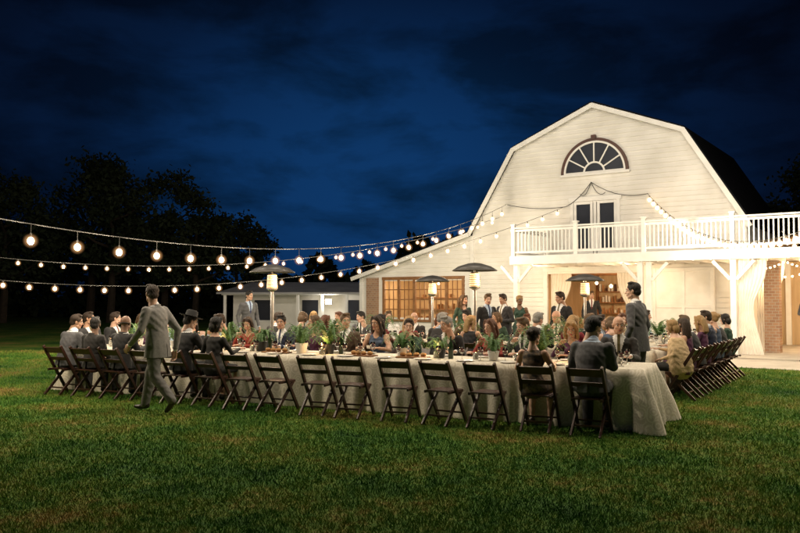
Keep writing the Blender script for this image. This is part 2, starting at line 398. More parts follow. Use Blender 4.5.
# balcony
bc=MB(); X0,X1,YF=-1.85,9.2,-2.8
bc.box(X0,X1,YF,-.07,2.86,2.98,1)
bc.box(X0-.03,X1,YF-.045,YF-.002,2.72,3.0,0); bc.box(X0-.045,X0-.002,YF-.002,-.07,2.72,3.0,0)
x=X0+.3
while x<X1: bc.box(x,x+.05,YF+.01,-.08,2.70,2.858,0); x+=.5
def rail(p,q):
    p=Vector(p);q=Vector(q);L=(q-p).length;t=(q-p)/L
    bc.beam(p+Vector((0,0,.92)),q+Vector((0,0,.92)),.11,.045); bc.beam(p+Vector((0,0,.84)),q+Vector((0,0,.84)),.04,.07); bc.beam(p+Vector((0,0,.12)),q+Vector((0,0,.12)),.04,.07)
    n=int(L/.125)
    for i in range(1,n):
        a=p+t*(L*i/n); bc.box(a.x-.018,a.x+.018,a.y-.018,a.y+.018,3.0+.13,3.0+.82)
px=[-1.78,2.55,5.05,7.3,9.1]
for a,b in zip(px[:-1],px[1:]): rail((a+.06,YF+.06,3.0),(b-.06,YF+.06,3.0))
rail((-1.78,YF+.12,3.0),(-1.78,-.1,3.0))
for a in px+[.4]:
    bc.box(a-.06,a+.06,YF,YF+.12,3.0,4.02); bc.box(a-.085,a+.085,YF-.025,YF+.145,4.02,4.06)
for a in(-1.7,2.42,2.68,5.05,7.3):
    bc.box(a-.075,a+.075,YF+.03,YF+.18,0,2.7)
    bc.box(a-.11,a+.11,YF-.005,YF+.215,0,.22)
    for sx in(-1,1):
        if a in(2.42,) and sx==1: continue
        if a==2.68 and sx==-1: continue
        bc.beam((a+sx*.08,YF+.105,2.15),(a+sx*.55,YF+.105,2.68),.09,.09,up=(0,1,0))
bc.obj('balcony',[M['trim'],M['deck']],parent=barn)
it=MB()
it.box(-4.8,4.8,6.0,6.1,0,2.9,4); it.box(-3.4,-3.3,.05,6,0,2.9,4); it.box(3.3,3.4,.05,6,0,2.9,4); it.box(-3.3,3.3,.05,6,2.7,2.8,0)
for z in range(8): it.beam((-3.25,.6+z*.7,2.62),(3.25,.6+z*.7,2.62),.12,.15,1)
for x in(-2.2,-.75,.75,2.2): it.box(x-.06,x+.06,5.93,5.998,0,2.6,1)
it.box(-.6,.6,5.9,5.925,0,2.1,2)
for zz in(.95,1.4,1.85):
    for xa,xb in((-2.1,-.8),(.8,2.1)):
        it.box(xa,xb,5.62,5.92,zz,zz+.04,1)
        x=xa+.08
        while x<xb-.08:
            hh=.12+.2*random.random(); it.box(x,x+.07,5.68,5.75,zz+.041,zz+.04+hh,random.choice([0,1,2,5])); x+=.13
it.box(-3.3,3.3,.05,6,.005,.02,3)
it.obj('hall_interior',[M['wood'],M['board'],M['brown'],M['concrete'],M['palewood'],M['plate']],parent=barn)
wi=MB(); wi.box(-9.7,-5.0,3,3.1,0,2.6,0); wi.box(-9.8,-9.7,.05,3,0,2.6,0); wi.box(-5.05,-4.95,.05,3,0,2.6,0); wi.box(-9.7,-5.05,.05,3,2.42,2.48,0)
for i in range(3): wi.box(-9.4+.02,-5.4,2.7,2.98,.6+.5*i,.64+.5*i,1)
for i in range(26):
    xx_=-9.3+i*.15; hh=.12+.2*random.random(); k=random.randrange(3); wi.box(xx_,xx_+.07,2.75,2.9,.642+.5*k,.642+.5*k+hh,1+random.randrange(2))
wi.obj('wing_interior',[M['palewood'],M['board'],M['plate']],parent=barn)
ww=MB()
nW=5; W0,W1=-9.1,-5.3
for i in range(nW+1):
    x=W0+(W1-W0)*i/nW; ww.box(x-.06,x+.06,-.05,.03,.72,2.4)
ww.box(W0-.06,W1+.06,-.075,.03,2.35,2.47); ww.box(W0-.1,W1+.1,-.10,.03,.66,.75)
for i in range(nW):
    a=W0+(W1-W0)*i/nW+.06; b=W0+(W1-W0)*(i+1)/nW-.06
    for k in(1,2): xm=a+(b-a)*k/3; ww.box(xm-.018,xm+.018,-.03,0,.75,2.35)
    for k in(1,2,3): z=.75+1.6*k/4; ww.box(a,b,-.028,0,z-.018,z+.018)
ww.obj('wing_windows',[M['board']],parent=barn)
bp_=MB(); bp_.box(-9.95,-9.35,-.12,-.038,0,2.45); bp_.box(-9.98,-9.32,-.15,-.038,0,.1)
bp_.box(5.62,6.02,-1.5,-1.1,0,2.7); bp_.obj('brick_piers',[M['brick']],parent=barn)
def curtain(mb,x0,x1,y,ztop,zbot,tie,side):
    n=48
    rows=16;vs=[]
    for j in range(rows+1):
        v=j/rows; z=ztop+(zbot-ztop)*v
        k=1-.48*math.exp(-((v-tie)/.24)**2) if v<tie else 1-.48*math.exp(-((v-tie)/.45)**2)
        for i in range(n+1):
            u=i/n; xa=x0+(x1-x0)*(u*k if side>0 else 1-(1-u)*k)
            vs.append((xa,y+.028*math.sin(u*44+.6*math.sin(v*4)),z))
    fs=[(j*(n+1)+i,j*(n+1)+i+1,(j+1)*(n+1)+i+1,(j+1)*(n+1)+i) for j in range(rows) for i in range(n)]
    mb.add(vs,fs)
cu=MB(); curtain(cu,-1.75,-.95,.15,2.5,.03,.55,1); curtain(cu,.7,1.45,.15,2.5,.03,.55,-1)
curtain(cu,5.15,5.9,-2.55,2.7,.03,.5,1); curtain(cu,7.6,8.6,-2.55,2.7,.03,.6,-1); curtain(cu,5.2,6.0,-.2,2.7,.03,.5,1); curtain(cu,6.9,7.9,2.7,2.7,.03,.55,-1)
cu.obj('curtains',[M['curtain']],parent=barn,smooth=True)
rp_=MB(); rp_.box(5.0,11,3.0,3.1,0,2.85,0); rp_.box(10.9,11,-2.7,3,0,2.85,0); rp_.box(4.96,11,-.06,3,2.86,2.98,1)
for x in(5.6,7.2,8.8,10.4): rp_.box(x-.08,x+.08,2.9,2.998,0,2.8,1)
rp_.obj('pavilion',[M['palewood'],M['trim']],parent=barn)
pl=MB()
for i in range(26):
    x=5.2+i*.2; z=2.5-.25*abs(math.sin(i*.39)); pl.ell((x,-.3,z),.03,0,8,6)
for i in range(40):
    x=5.2+i*.11; z=2.62-.18*abs(math.sin(i*.3)); pl.ell((x,-2.5,z),.026,0,8,6)
for(x,y,z) in((-1.0,1.5,2.2),(0,1.5,2.05),(1.0,1.5,2.2),(0,3.5,2.1),(-1.3,3.5,2.2),(1.3,3.5,2.2)): pl.ell((x,y,z),.06,0,10,8)
for x in(-8.4,-7.2,-6.0): pl.ell((x,1.2,2.2),.045,0,10,8)
pl.obj('hall_bulbs',[M['warmbulb']],parent=barn)
for(x,y,z,wt) in((0,1.3,1.95,140),(0,3.5,2.0,160),(-8.2,1.2,2.05,85),(-6.2,1.2,2.05,85),(5.6,-.6,2.3,60),(7.5,.4,2.3,220),(1.9,-1.4,2.45,60),(-1.2,-1.5,2.45,60)):
    plight('hall_light',(x,y,z),wt,(1,.68,.38),.08,barn)
pt=MB(); pt.box(-2.2,11,-3.9,-.075,0,.05); pt.box(5.05,10.9,-.07,2.99,0,.05); pt.box(4.8,12,-6.5,-3.91,0,.012)
p=pt.obj('patio',[M['concrete']]); p.location=BP; p.rotation_euler=(0,0,BA)

# low shed left of barn
sh=empty('long_shed',(-1.4,38,0),math.radians(-4))
s=MB()
s.box(-7,0.4,.5,4,0,1.75,0)
for i in range(7): s.box(-7.2+i*1.2,-7.08+i*1.2,-.5,-.38,0,1.8,1)
s.box(-7.3,.6,-.52,-.36,1.75,1.87,1)
for x in(-5.9,-3.5,-1.2): s.box(x,x+.8,.44,.499,.5,1.5,2); s.box(x-.06,x+.86,.46,.495,.42,.5,1)
s.add([(-7.5,-.7,1.88),(.8,-.7,1.88),(.8,2.2,2.42),(-6.5,2.2,2.42),(-7.5,-.7,1.80),(.8,-.7,1.80),(.8,2.2,2.34),(-6.5,2.2,2.34)],
      [(0,1,2,3),(7,6,5,4),(0,4,5,1),(1,5,6,2),(2,6,7,3),(3,7,4,0)],3)
s.box(-2.2,-1.9,-.4,-.35,1.3,1.55,4)
s.obj('shed_body',[M['white'],M['trim'],M['glassdark'],M['shedroof'],M['bulb']],parent=sh)
plight('shed_light',(-2.05,-.6,1.4),60,(1,.9,.75),.08,sh)

# ------------------------------------------------------------------ trees
def tree(name,x,y,H,cr_,n=5200,seed=0):
    r=np.random.default_rng(seed); random.seed(seed)
    e=empty(name,(x,y,0))
    t=MB(); top=H*.62
    t.tube([(0,0,0),(.1,0,H*.2),(.0,.1,H*.45),(.1,0,top)],[H*.028,H*.022,H*.016,H*.007],8)
    cl=[]
    for k in range(9):
        a=k*2.4+random.random(); z=H*(.3+.045*k); L=cr_*(.55+.4*random.random())
        tip=(math.cos(a)*L,math.sin(a)*L,z+L*.55)
        t.tube([(.05,0,z),(tip[0]*.5,tip[1]*.5,z+L*.2),tip],[H*.010,H*.007,H*.003],6)
        cl.append(tip)
    t.obj('trunk',[M['bark']],parent=e)
    for k in range(34):
        a=random.random()*6.28; u=random.random(); z=H*(.30+.68*u); rr=cr_*math.sqrt(max(.05,1-abs((u-.35)/.72)**2))*(.35+.65*random.random())
        cl.append((math.cos(a)*rr,math.sin(a)*rr,z))
    C=np.array(cl)[r.integers(0,len(cl),n)]; sz=cr_*.26
    off=r.normal(size=(n,3))*np.array([sz,sz,sz*.7])*.62
    P=C+off; s_=.10+.14*r.random(n)
    A=r.normal(size=(n,3));A/=np.linalg.norm(A,axis=1)[:,None]; B=np.cross(A,r.normal(size=(n,3)));B/=np.linalg.norm(B,axis=1)[:,None]
    V=np.stack([P-A*s_[:,None],P-B*s_[:,None]*.5,P+A*s_[:,None],P+B*s_[:,None]*.5],1)
    o=inst('crown',npmesh('crown',V,4,[M['leaf']]),(0,0,0),0,e)
tl=[(-29,52,7.6,3.2),(-25.5,50,9.4,3.0),(-21.5,54,11.3,3.3),(-18.6,50,10.0,2.6),(-15.8,52,9.9,2.8),(-13.2,50,8.6,2.5),(-11.6,55,7.4,2.5),
    (25,46,9.6,3.4),(29,52,10.5,3.6),(21.5,48,7.6,2.6),(-31,60,9,4)]
for i,(x,y,H,c) in enumerate(tl): tree('oak_tree',x,y,H,c,seed=20+i)
n=26000; r=np.random.default_rng(3)
x=r.random(n)*130-65; top=4.2+1.5*np.sin(x*.21+1)+1.0*np.sin(x*.63)+.7*np.sin(x*1.7); z=r.random(n)**.8*top
P=np.stack([x,62+r.random(n)*6,z],1); s_=.25+.25*r.random(n)
A=r.normal(size=(n,3));A/=np.linalg.norm(A,axis=1)[:,None]; B=np.cross(A,r.normal(size=(n,3)));B/=np.linalg.norm(B,axis=1)[:,None]
V=np.stack([P-A*s_[:,None],P-B*s_[:,None]*.6,P+A*s_[:,None],P+B*s_[:,None]*.6],1)
inst('distant_treeline',npmesh('distant_treeline',V,4,[M['leaf']]),(0,0,0))
random.seed(11)

# ------------------------------------------------------------------ string lights
def strand(A,B,sag,spacing,drop,br,watt,every=1,skip=(0,1),col=(1,.83,.60),gs=2.3):
    A=Vector(A);B=Vector(B)
    def P(s): p=A.lerp(B,s); p.z-=4*sag*s*(1-s); return p
    e=empty('string_lights'); L=(B-A).length; n=int(L/spacing)
    wv=MB(); wv.tube([P(i/60) for i in range(61)],[.008]*61,5)
    bl=MB(); gb=MB()
    for i in range(n):
        s=(i+.5)/n
        p=P(s)
        wv.tube([p,p-Vector((0,0,drop))],[.005,.005],4); wv.tube([p-Vector((0,0,drop)),p-Vector((0,0,drop+.05))],[.018,.018],6)
        c=p-Vector((0,0,drop+.05+br)); bl.ell(c,(br,br,br*1.15),0,14,10)
        gb.ell(c,(br*gs,br*gs,br*gs),0,24,16)  # added halo shell around the bulb, stands in for its glow
        if i%every==0 and skip[0]<=s<=skip[1]: plight('bulb_light',c-Vector((0,0,br*gs+.07)),watt*every,col,.06,e)
    wv.obj('wire',[M['wire']],parent=e); bl.obj('bulbs',[M['bulb']],smooth=True,parent=e); gb.obj('bulb_halos',[M['halo']],smooth=True,parent=e)
f1=bw(-3.3,-.28,5.07); f2=bw(-1.07,-.15,4.85); f3=bw(1.87,-.15,5.1)
strand((-6.9,10.4,3.0),f1,1.13,.85,.16,.055,40,2,(0,.84))
strand((-11.8,19.7,2.25),f2,1.26,.62,.03,.050,22,3,(0,.82))
strand(f3,(8.9,14.0,3.75),1.34,.33,.03,.060,26,5,(.22,1))
strand(bw(-3.6,-.28,4.6),(-12.5,22,2.9),.95,.6,.02,.042,16,4,(.16,1))
strand((-9.5,12.2,7.1),(9.8,10.2,6.6),.35,1.2,.1,.06,175,2,col=(1,.84,.62))  # unseen strand above the frame, added to light tables and lawn
strand((-11,18.5,10.2),(13.5,16.5,10.2),.35,1.3,.1,.06,170,3,col=(1,.88,.72))  # second unseen strand overhead, added to brighten guests and facade
strand((9.6,19.5,3.3),bw(7.3,-2.9,3.2),.25,.3,.02,.045,9,4)
for(x,y,hh) in((-6.95,10.3,3.05),(-11.9,19.6,2.4),(8.95,13.9,3.8),(-9.55,12.2,7.2),(9.85,10.2,6.7),(-12.6,22,3.0),(-11.05,18.5,10.3),(13.55,16.5,10.3)):
    if abs(x)/y>.53:
        q=MB(); q.tube([(0,0,0),(0,0,hh)],[.05,.04],10); q.obj('light_pole',[M['board']]).location=(x,y,0)

# ------------------------------------------------------------------ people
def remesh_np(mb,voxel,smooth=4):
    me=mb.mesh('tmp',[]); o=bpy.data.objects.new('tmp',me); COL.objects.link(o)
    m=o.modifiers.new('r','REMESH'); m.mode='VOXEL'; m.voxel_size=voxel
    if smooth:
        s_=o.modifiers.new('s','SMOOTH'); s_.factor=.5; s_.iterations=smooth
    dg=bpy.context.evaluated_depsgraph_get(); ev=o.evaluated_get(dg); em=ev.to_mesh()
    V=np.empty(len(em.vertices)*3,dtype=np.float64); em.vertices.foreach_get('co',V); V=V.reshape(-1,3)
    F=[tuple(p.vertices) for p in em.polygons]; ev.to_mesh_clear()
    bpy.data.objects.remove(o); return V,F
def head_np(fem):
    b=MB()
    b.ell((0,-.012,.032),(.076,.096,.086)); b.ell((0,.022,-.03),(.060,.068,.086) if not fem else (.056,.066,.082))
    b.ell((0,.055,-.092),(.030 if not fem else .022,.028,.024))
    b.tube([(-.045,.02,-.07),(-.02,.055,-.092),(.02,.055,-.092),(.045,.02,-.07)],[.026]*4,8)
    b.tube([(0,.080,.018),(0,.098,-.014),(0,.106,-.026)],[.009,.011,.014],8)
    b.tube([(-.042,.066,.030),(-.02,.080,.030),(.02,.080,.030),(.042,.066,.030)],[.010]*4,8)
    for s_ in(-1,1):
        b.ell((s_*.077,-.008,-.006),(.012,.019,.032)); b.ell((s_*.036,.052,-.028),(.024,.024,.022))
    nr=.060 if not fem else .047
    b.tube([(0,-.018,-.04),(0,-.03,-.12),(0,-.045,-.21)],[nr,nr*.95,nr*1.15],14)
    V,F=remesh_np(b,.0075,2)
    parts=[(V,F,0)]
    d=MB(); 
    for s_ in(-1,1): d.ell((s_*.031,.078,.006),(.014,.010,.009))
    parts.append((np.array(d.v,dtype=float),d.f,8))
    d=MB(); 
    for s_ in(-1,1):
        d.ell((s_*.031,.0865,.006),(.0065,.004,.0075)); d.tube([(s_*.015,.090,.028),(s_*.032,.087,.034),(s_*.048,.074,.029)],[.004,.0045,.003],6)
    parts.append((np.array(d.v,dtype=float),d.f,9))
    d=MB(); d.ell((0,.0875,-.058),(.023,.009,.0055)); d.ell((0,.087,-.067),(.019,.009,.0055))
    parts.append((np.array(d.v,dtype=float),d.f,10))
    return parts
HEAD={False:head_np(False),True:head_np(True)}
def hand_np():
    b=MB()
    b.tube([(0,-.03,0),(0,.02,0),(0,.07,-.002),(0,.088,-.004)],[(.026,.020),(.036,.015),(.042,.014),(.038,.011)],12)
    for x,L,c in((-.030,.068,.9),(-.010,.078,1),(.011,.072,1.05),(.030,.056,1.15)):
        b.tube([(x,.075,-.002),(x*1.1,.09+L*.35,-.004*c),(x*1.12,.09+L*.65,-.018*c),(x*1.1,.09+L*.85,-.036*c)],[.0095,.009,.008,.0065],8)
    b.tube([(-.022,.012,-.004),(-.048,.04,-.012),(-.058,.070,-.02),(-.054,.092,-.028)],[.013,.0115,.010,.008],8)
    return remesh_np(b,.0045,1)
HAND=hand_np()
def hair_mesh(kind):
    b=MB()
    if kind!='bald':
        b.ell((0,-.020,.045),(.087,.099,.086)); b.ell((0,-.048,-.012),(.073,.070,.070))
    if kind=='short':
        b.ell((.02,.035,.115),(.045,.04,.022)); b.ell((-.03,.01,.118),(.045,.05,.022))
        for s_ in(-1,1): b.tube([(s_*.076,.012,.04),(s_*.078,.010,-.0)],[.012,.008],6)
    if kind in('long','wavy'):
        for s_ in(-1,1):
            b.tube([(s_*.045,.045,.105),(s_*.078,.03,.05),(s_*.088,.012,-.04),(s_*.092,.0,-.13),(s_*.082,.01,-.23 if kind=='long' else -.19)],[.022,.022,.026,.034,.018],8)
        b.tube([(0,-.085,.03),(0,-.105,-.08),(0,-.115,-.2),(0,-.11,-.29 if kind=='long' else -.22)],[(.082,.045),(.092,.045),(.088,.036),(.05,.02)],12)
    if kind=='bob':
        for s_ in(-1,1): b.tube([(s_*.045,.045,.105),(s_*.080,.025,.05),(s_*.088,.006,-.03),(s_*.075,.0,-.09)],[.022,.025,.032,.022],8)
        b.ell((0,-.075,-.04),(.085,.055,.085))
    if kind=='bun':
        b.ell((0,-.125,.035),(.048,.045,.045)); b.tube([(-.05,.045,.1),(.0,.06,.108),(.05,.04,.1)],[.016]*3,8)
        for s_ in(-1,1): b.tube([(s_*.076,.015,.04),(s_*.079,-.01,-.0)],[.014,.010],6)
    if kind=='bald':
        b.tube([(-.074,-.02,-.005),(-.065,-.075,.0),(0,-.105,.0),(.065,-.075,.0),(.074,-.02,-.005)],[(.012,.03)]*5,8,ref=(0,0,1))
    V,F=remesh_np(b,.0085,2)
    ang=np.arctan2(V[:,0],-V[:,1]); V=V*(1+.022*np.sin(ang*24+V[:,2]*45+3*np.sin(V[:,2]*30))[:,None]*np.array([1,1,.5]))
    me=bpy.data.meshes.new('hair_'+kind); me.from_pydata(V.tolist(),[],F); me.polygons.foreach_set('use_smooth',[True]*len(F)); me.materials.append(None); me.update(); return me
HAIR={k:hair_mesh(k) for k in('short','long','wavy','bob','bun','bald')}
hb=MB(); hb.lathe([(0,.165),(.06,.168),(.085,.15),(.095,.075),(.10,.07),(.175,.066),(.18,.071),(.1,.078),(.1,.07)],(0,-.015,0),28); HATM=hb.mesh('hat',[nmat('felt_black',(.015,.015,.016),(.01,.01,.01),20,.9)],True)

def make_body(kind,J,lean=0.0,headrot=(0,0,0),fem=False,shawl=False):
    b=MB(); segs=[]
    def part(pts,rad,lab,seg=12,ref=(1,0,0)):
        b.tube(pts,rad,seg,0,ref)
        for i in range(len(pts)-1):
            r0=rad[i] if not isinstance(rad[i],tuple) else min(rad[i]); r1=rad[i+1] if not isinstance(rad[i+1],tuple) else min(rad[i+1])
            segs.append((pts[i],pts[i+1],r0,r1,lab))
    hz=J['hip'][2]; hy=J['hip'][1]; T=J.get('T',.54)
    def tp(f,x=0,dy=0):
        return (x,hy+lean*f*f+lean*.3*f+dy,hz+T*f)
    sh_w=.188 if not fem else .150
    if shawl:
        part([tp(-.06,dy=-.02),tp(.25),tp(.6),tp(.85),tp(.98)],[(.27,.2),(.27,.19),(.25,.16),(.2,.125),(.09,.075)],1,20)
    seatj=(kind=='sit')
    low=-.06 if seatj else (-.05)
    if fem:
        part([tp(low),tp(.05),tp(.35),tp(.62,dy=.012),tp(.82),tp(.95),tp(1.02)],[(.165,.125),(.165,.125),(.118,.092),(.142,.105),(.138,.09),(.08,.06),(.05,.046)],1,20)
        for sx in(-1,1): b.ell(tp(.66,sx*.06,.075),(.055,.05,.052))
    else:
        part([tp(low),tp(.0),tp(.30),tp(.62),tp(.84),tp(.93),tp(1.0)],[(.170,.125),(.170,.125),(.165,.122),(.192,.132),(.192,.115),(.135,.09),(.072,.066)],1,20)
    for sx,key in((-1,'L'),(1,'R')):
        S=tp(.85 if not fem else .86,sx*sh_w); E=J['elb'+key]; W=J['wri'+key]
        r=(.070,.060,.052,.046,.042) if not fem else (.050,.042,.036,.030,.025)
        mid=tuple((Vector(S)+Vector(E))*.5); m2=tuple((Vector(E)+Vector(W))*.5)
        part([S,mid,E],[r[0],r[1],r[2]],2); part([E,m2,W],[r[2],r[3]*1.05,r[4]],2)
    lr=(.100,.092,.078,.070,.062) if not fem else (.095,.080,.056,.046,.034)
    for sx,key in((-1,'L'),(1,'R')):
        H=(sx*.095,hy,hz-(.0 if seatj else .02)); K=J['kne'+key]; A=J['ank'+key]; Tt=J['toe'+key]
        m=tuple((Vector(H)+Vector(K))*.5); c=Vector(K).lerp(Vector(A),.35)+Vector((0,-.012,0))
        part([H,m,K],[lr[0],lr[1],lr[2]],3); part([K,tuple(c),A],[lr[2],lr[3]*1.06,lr[4]],4)
        a=Vector(A);t=Vector(Tt); hl=a+(a-t)*.22
        part([(hl.x,hl.y,min(hl.z,a.z)-.03),tuple(a.lerp(t,.45)-Vector((0,0,.03))),Tt],[(.040,.040),(.046,.036),(.042,.028)],5)
    if not seatj and fem:
        part([(0,hy,hz+.02),(0,hy,hz-.2),(0,hy+.0,hz-.48)],[(.17,.13),(.2,.16),(.21,.18)],3,20)
    V,F=remesh_np(b,.0135,3)
    C=np.array([V[list(f)].mean(axis=0) for f in F])
    best=np.full(len(C),9e9); lab=np.zeros(len(C),int)
    for p0,p1,r0,r1,l in segs:
        p0=np.array(p0);p1=np.array(p1);d=p1-p0;t=np.clip(((C-p0)@d)/(d@d),0,1)
        dist=np.linalg.norm(C-(p0+t[:,None]*d),axis=1)-(r0+(r1-r0)*t)
        if l==1: dist=dist-.035
        m=dist<best; best[m]=dist[m]; lab[m]=l
    f=(C[:,2]-hz)/T; cy=hy+lean*f*f+lean*.3*f
    front=(C[:,1]-cy)>.045
    if not fem:
        vv=(lab==1)&front&(f>.45)&(np.abs(C[:,0])<(f-.45)*.16+.004); lab[vv]=6
        tt=vv&(np.abs(C[:,0])<.018+.006*(1-f)); lab[tt]=7
        col=(lab==1)&(f>.975); lab[col]=6
    else:
        nk=(lab==1)&(((f>.80)&front&(np.abs(C[:,0])<(f-.78)*.5))|(f>.95)); lab[nk]=0
    # cloth creases: small displacement where limbs bend, on clothed faces only
    rr=np.random.default_rng(int(abs(J['wriL'][1])*1000)+7)
    vl=np.zeros(len(V),bool)
    for q,l in zip(F,lab):
        if l in(1,2,3,4): vl[list(q)]=True
    ph=rr.random(4)*6.28
    w_=np.sin(V[:,2]*62+V[:,0]*34+2.2*np.sin(V[:,1]*21+ph[0])+ph[1])*np.sin(V[:,0]*27+V[:,1]*33+ph[2])*.0045
    ctr=np.array([0,hy,0]); dirv=V-np.array([0,hy,0]); dirv[:,2]=0; dirv/=np.linalg.norm(dirv,axis=1)[:,None]+1e-6
    V=V+dirv*(w_*vl)[:,None]
    parts=[(V,F,lab)]
    if not fem and not shawl:
        rows=8; seg=44; vs=[];fs=[]
        top_f=.34; bot=hz-(.17 if not seatj else .05); ztop=hz+T*top_f
        for j in range(rows+1):
            v=j/rows; z=ztop+(bot-ztop)*v
            ff=(z-hz)/T; cyy=hy+(lean*ff*ff+lean*.3*ff if ff>0 else 0)
            rx=.168+.034*v+.006; ry=.126+.030*v+.006
            for k in range(seg+1):
                a=math.pi/2+.10+.22*v+(2*math.pi-.20-.44*v)*k/seg
                wv_=.008*v*math.sin(a*7+1)+.006*v*math.sin(a*11)
                vs.append(((rx+wv_)*math.cos(a),cyy+(ry+wv_)*math.sin(a),z))
        for j in range(rows):
            for k in range(seg):
                if k==seg//2 and j>=rows-4: continue
                fs.append((j*(seg+1)+k,j*(seg+1)+k+1,(j+1)*(seg+1)+k+1,(j+1)*(seg+1)+k))
        parts.append((np.array(vs),fs,1))
        vs=[];fs=[]; c0=Vector(tp(.95)); seg=20
        for j,(rr,dz) in enumerate(((.088,-.01),(.080,.028),(.075,.030))):
            for k in range(seg+1):
                a=math.pi/2+.5+(2*math.pi-1.0)*k/seg
                vs.append((c0.x+rr*math.cos(a),c0.y+rr*.92*math.sin(a)-.008,c0.z+dz+.012*(-math.sin(a))))
        for j in range(2):
            for k in range(seg): fs.append((j*(seg+1)+k,j*(seg+1)+k+1,(j+1)*(seg+1)+k+1,(j+1)*(seg+1)+k))
        parts.append((np.array(vs),fs,1))
    for sx,key in((-1,'L'),(1,'R')):
        E=Vector(J['elb'+key]);W=Vector(J['wri'+key]); d=(W-E).normalized()
        dd=J.get('hd'+key); 
        if not fem:
            q=MB(); q.tube([W-d*.01,W+d*.022],[.034,.033],12,cap=True)
            parts.append((np.array([tuple(v) for v in q.v]),q.f,6))
        if dd: d=Vector(dd).normalized()
        pn=Vector(J.get('pn'+key,(0,0,1))); yv=d; zv=(pn-d*pn.dot(d)).normalized(); xv=yv.cross(zv)
        hs=1.0 if not fem else .88
        HV=HAND[0].copy()
        if sx<0: HV[:,0]*=-1
        Rm=np.array([xv,yv,zv]).T
        HV=(HV*hs)@Rm.T+np.array(W)+np.array(d)*(.035 if not fem else .025)
        FF=[tuple(reversed(q)) for q in HAND[1]] if sx<0 else HAND[1]
        parts.append((HV,FF,0))
    nb=Vector(tp(1.0)); hc=nb+Vector((0,.035+lean*.15,.155 if not fem else .15))
    HM=Matrix.Translation(hc)@Euler(headrot).to_matrix().to_4x4()
    hs=1.02 if not fem else .96
    HM=HM@Matrix.Diagonal((hs,hs,hs,1))
    A=np.array(HM)
    for(HV,HF,l) in HEAD[fem]:
        P=HV@A[:3,:3].T+A[:3,3]
        parts.append((P,HF,l))
    vs=[];fs=[];ms=[]
    for(PV,PF,l) in parts:
        o=sum(len(v) for v in vs); vs.append(PV); fs+= [tuple(i+o for i in q) for q in PF]
        ms+= list(l) if isinstance(l,np.ndarray) else [l]*len(PF)
    me=bpy.data.meshes.new('figure'); me.from_pydata(np.concatenate(vs).tolist(),[],fs)
    for i in range(11): me.materials.append(None)
    me.polygons.foreach_set('material_index',[int(x) for x in ms]); me.polygons.foreach_set('use_smooth',[True]*len(fs)); me.update()
    return (me,HM,fem)
def sit(armL,armR,lean=.03,hr=(0,0,0),fem=False,shawl=False,T=.53):
    k=.42
    J=dict(hip=(0,.0,.545),T=T if not fem else T*.95,
      kneL=(-.12,k,.52),kneR=(.12,k,.52),ankL=(-.12,k-.05,.10),ankR=(.12,k-.02,.10),toeL=(-.13,k+.12,.035),toeR=(.13,k+.15,.035))
    J['elbL'],J['wriL']=armL;J['elbR'],J['wriR']=armR
    return make_body('sit',J,lean,hr,fem,shawl)
rest=lambda s,y=.40,x=.17:((s*.245,.13,.77),(s*x,y,.815))
fork=lambda s:((s*.27,.2,.80),(s*.10,.34,.97))
lap=lambda s:((s*.25,.03,.74),(s*.10,.27,.66))
chin=lambda s:((s*.19,.33,.83),(s*.06,.25,1.03))
D=math.radians
A_={}
A_['sm0']=sit(rest(-1),rest(1),.04,(D(-6),0,D(12)))
A_['sm1']=sit(rest(-1,.36,.05),fork(1),.10,(D(-16),0,D(-22)))
A_['sm2']=sit(lap(-1),lap(1),.0,(D(-2),0,D(38)))
A_['sm3']=sit(rest(-1,.38,.2),rest(1,.36,.0),.12,(D(-10),D(4),D(-38)))
A_['sf0']=sit(rest(-1),rest(1),.03,(D(-8),0,D(-16)),True)
A_['sf1']=sit(rest(-1,.36,.02),fork(1),.09,(D(-22),0,D(20)),True)
A_['sf2']=sit(lap(-1),rest(1),.03,(D(-3),D(5),D(-42)),True)
A_['sf3']=sit(chin(-1),rest(1,.34,0),.13,(D(-8),D(-6),D(34)),True)
A_['shawl']=sit(lap(-1),rest(1,.36,.1),.06,(D(-6),0,D(-12)),True,True)
def stand(armL,armR,hr,fem=False,lean=.02,legs=None,hd={}):
    J=dict(hip=(0,0,.94),T=.55 if not fem else .50,kneL=(-.11,.02,.51),kneR=(.12,.03,.51),ankL=(-.12,-.02,.09),ankR=(.14,.0,.09),toeL=(-.16,.16,.033),toeR=(.2,.17,.033))
    if fem:
        J['hip']=(0,0,.90)
    if legs: J.update(legs)
    J.update(hd)
    J['elbL'],J['wriL']=armL;J['elbR'],J['wriR']=armR
    return make_body('stand',J,lean,hr,fem)
down=lambda s:((s*.275,-.03,1.13),(s*.28,.07,.88))
bent=lambda s:((s*.27,-.02,1.14),(s*.14,.22,1.12))
side={'pnL':(-1,0,0.1),'pnR':(1,0,0.1)}
A_['st0']=stand(down(-1),down(1),(D(-3),0,D(15)),hd=side)
A_['st1']=stand(bent(-1),down(1),(D(-12),0,D(-20)),hd={'pnR':(1,0,.1)})
A_['st2']=stand(bent(-1),bent(1),(D(-14),0,D(8)))
A_['stf']=stand(((-.22,-.03,1.10),(-.12,.2,1.08)),((.22,-.02,1.10),(.22,.08,.88)),(D(-4),0,D(25)),True)
A_['walk']=stand(((-.27,.07,1.14),(-.25,.25,.96)),((.28,-.13,1.14),(.27,-.10,.88)),(D(-4),0,D(-28)),lean=.05,
   legs=dict(kneL=(-.10,-.04,.50),ankL=(-.10,-.33,.20),toeL=(-.11,-.25,.045),kneR=(.10,.20,.53),ankR=(.10,.28,.10),toeR=(.11,.45,.05)),hd=side)

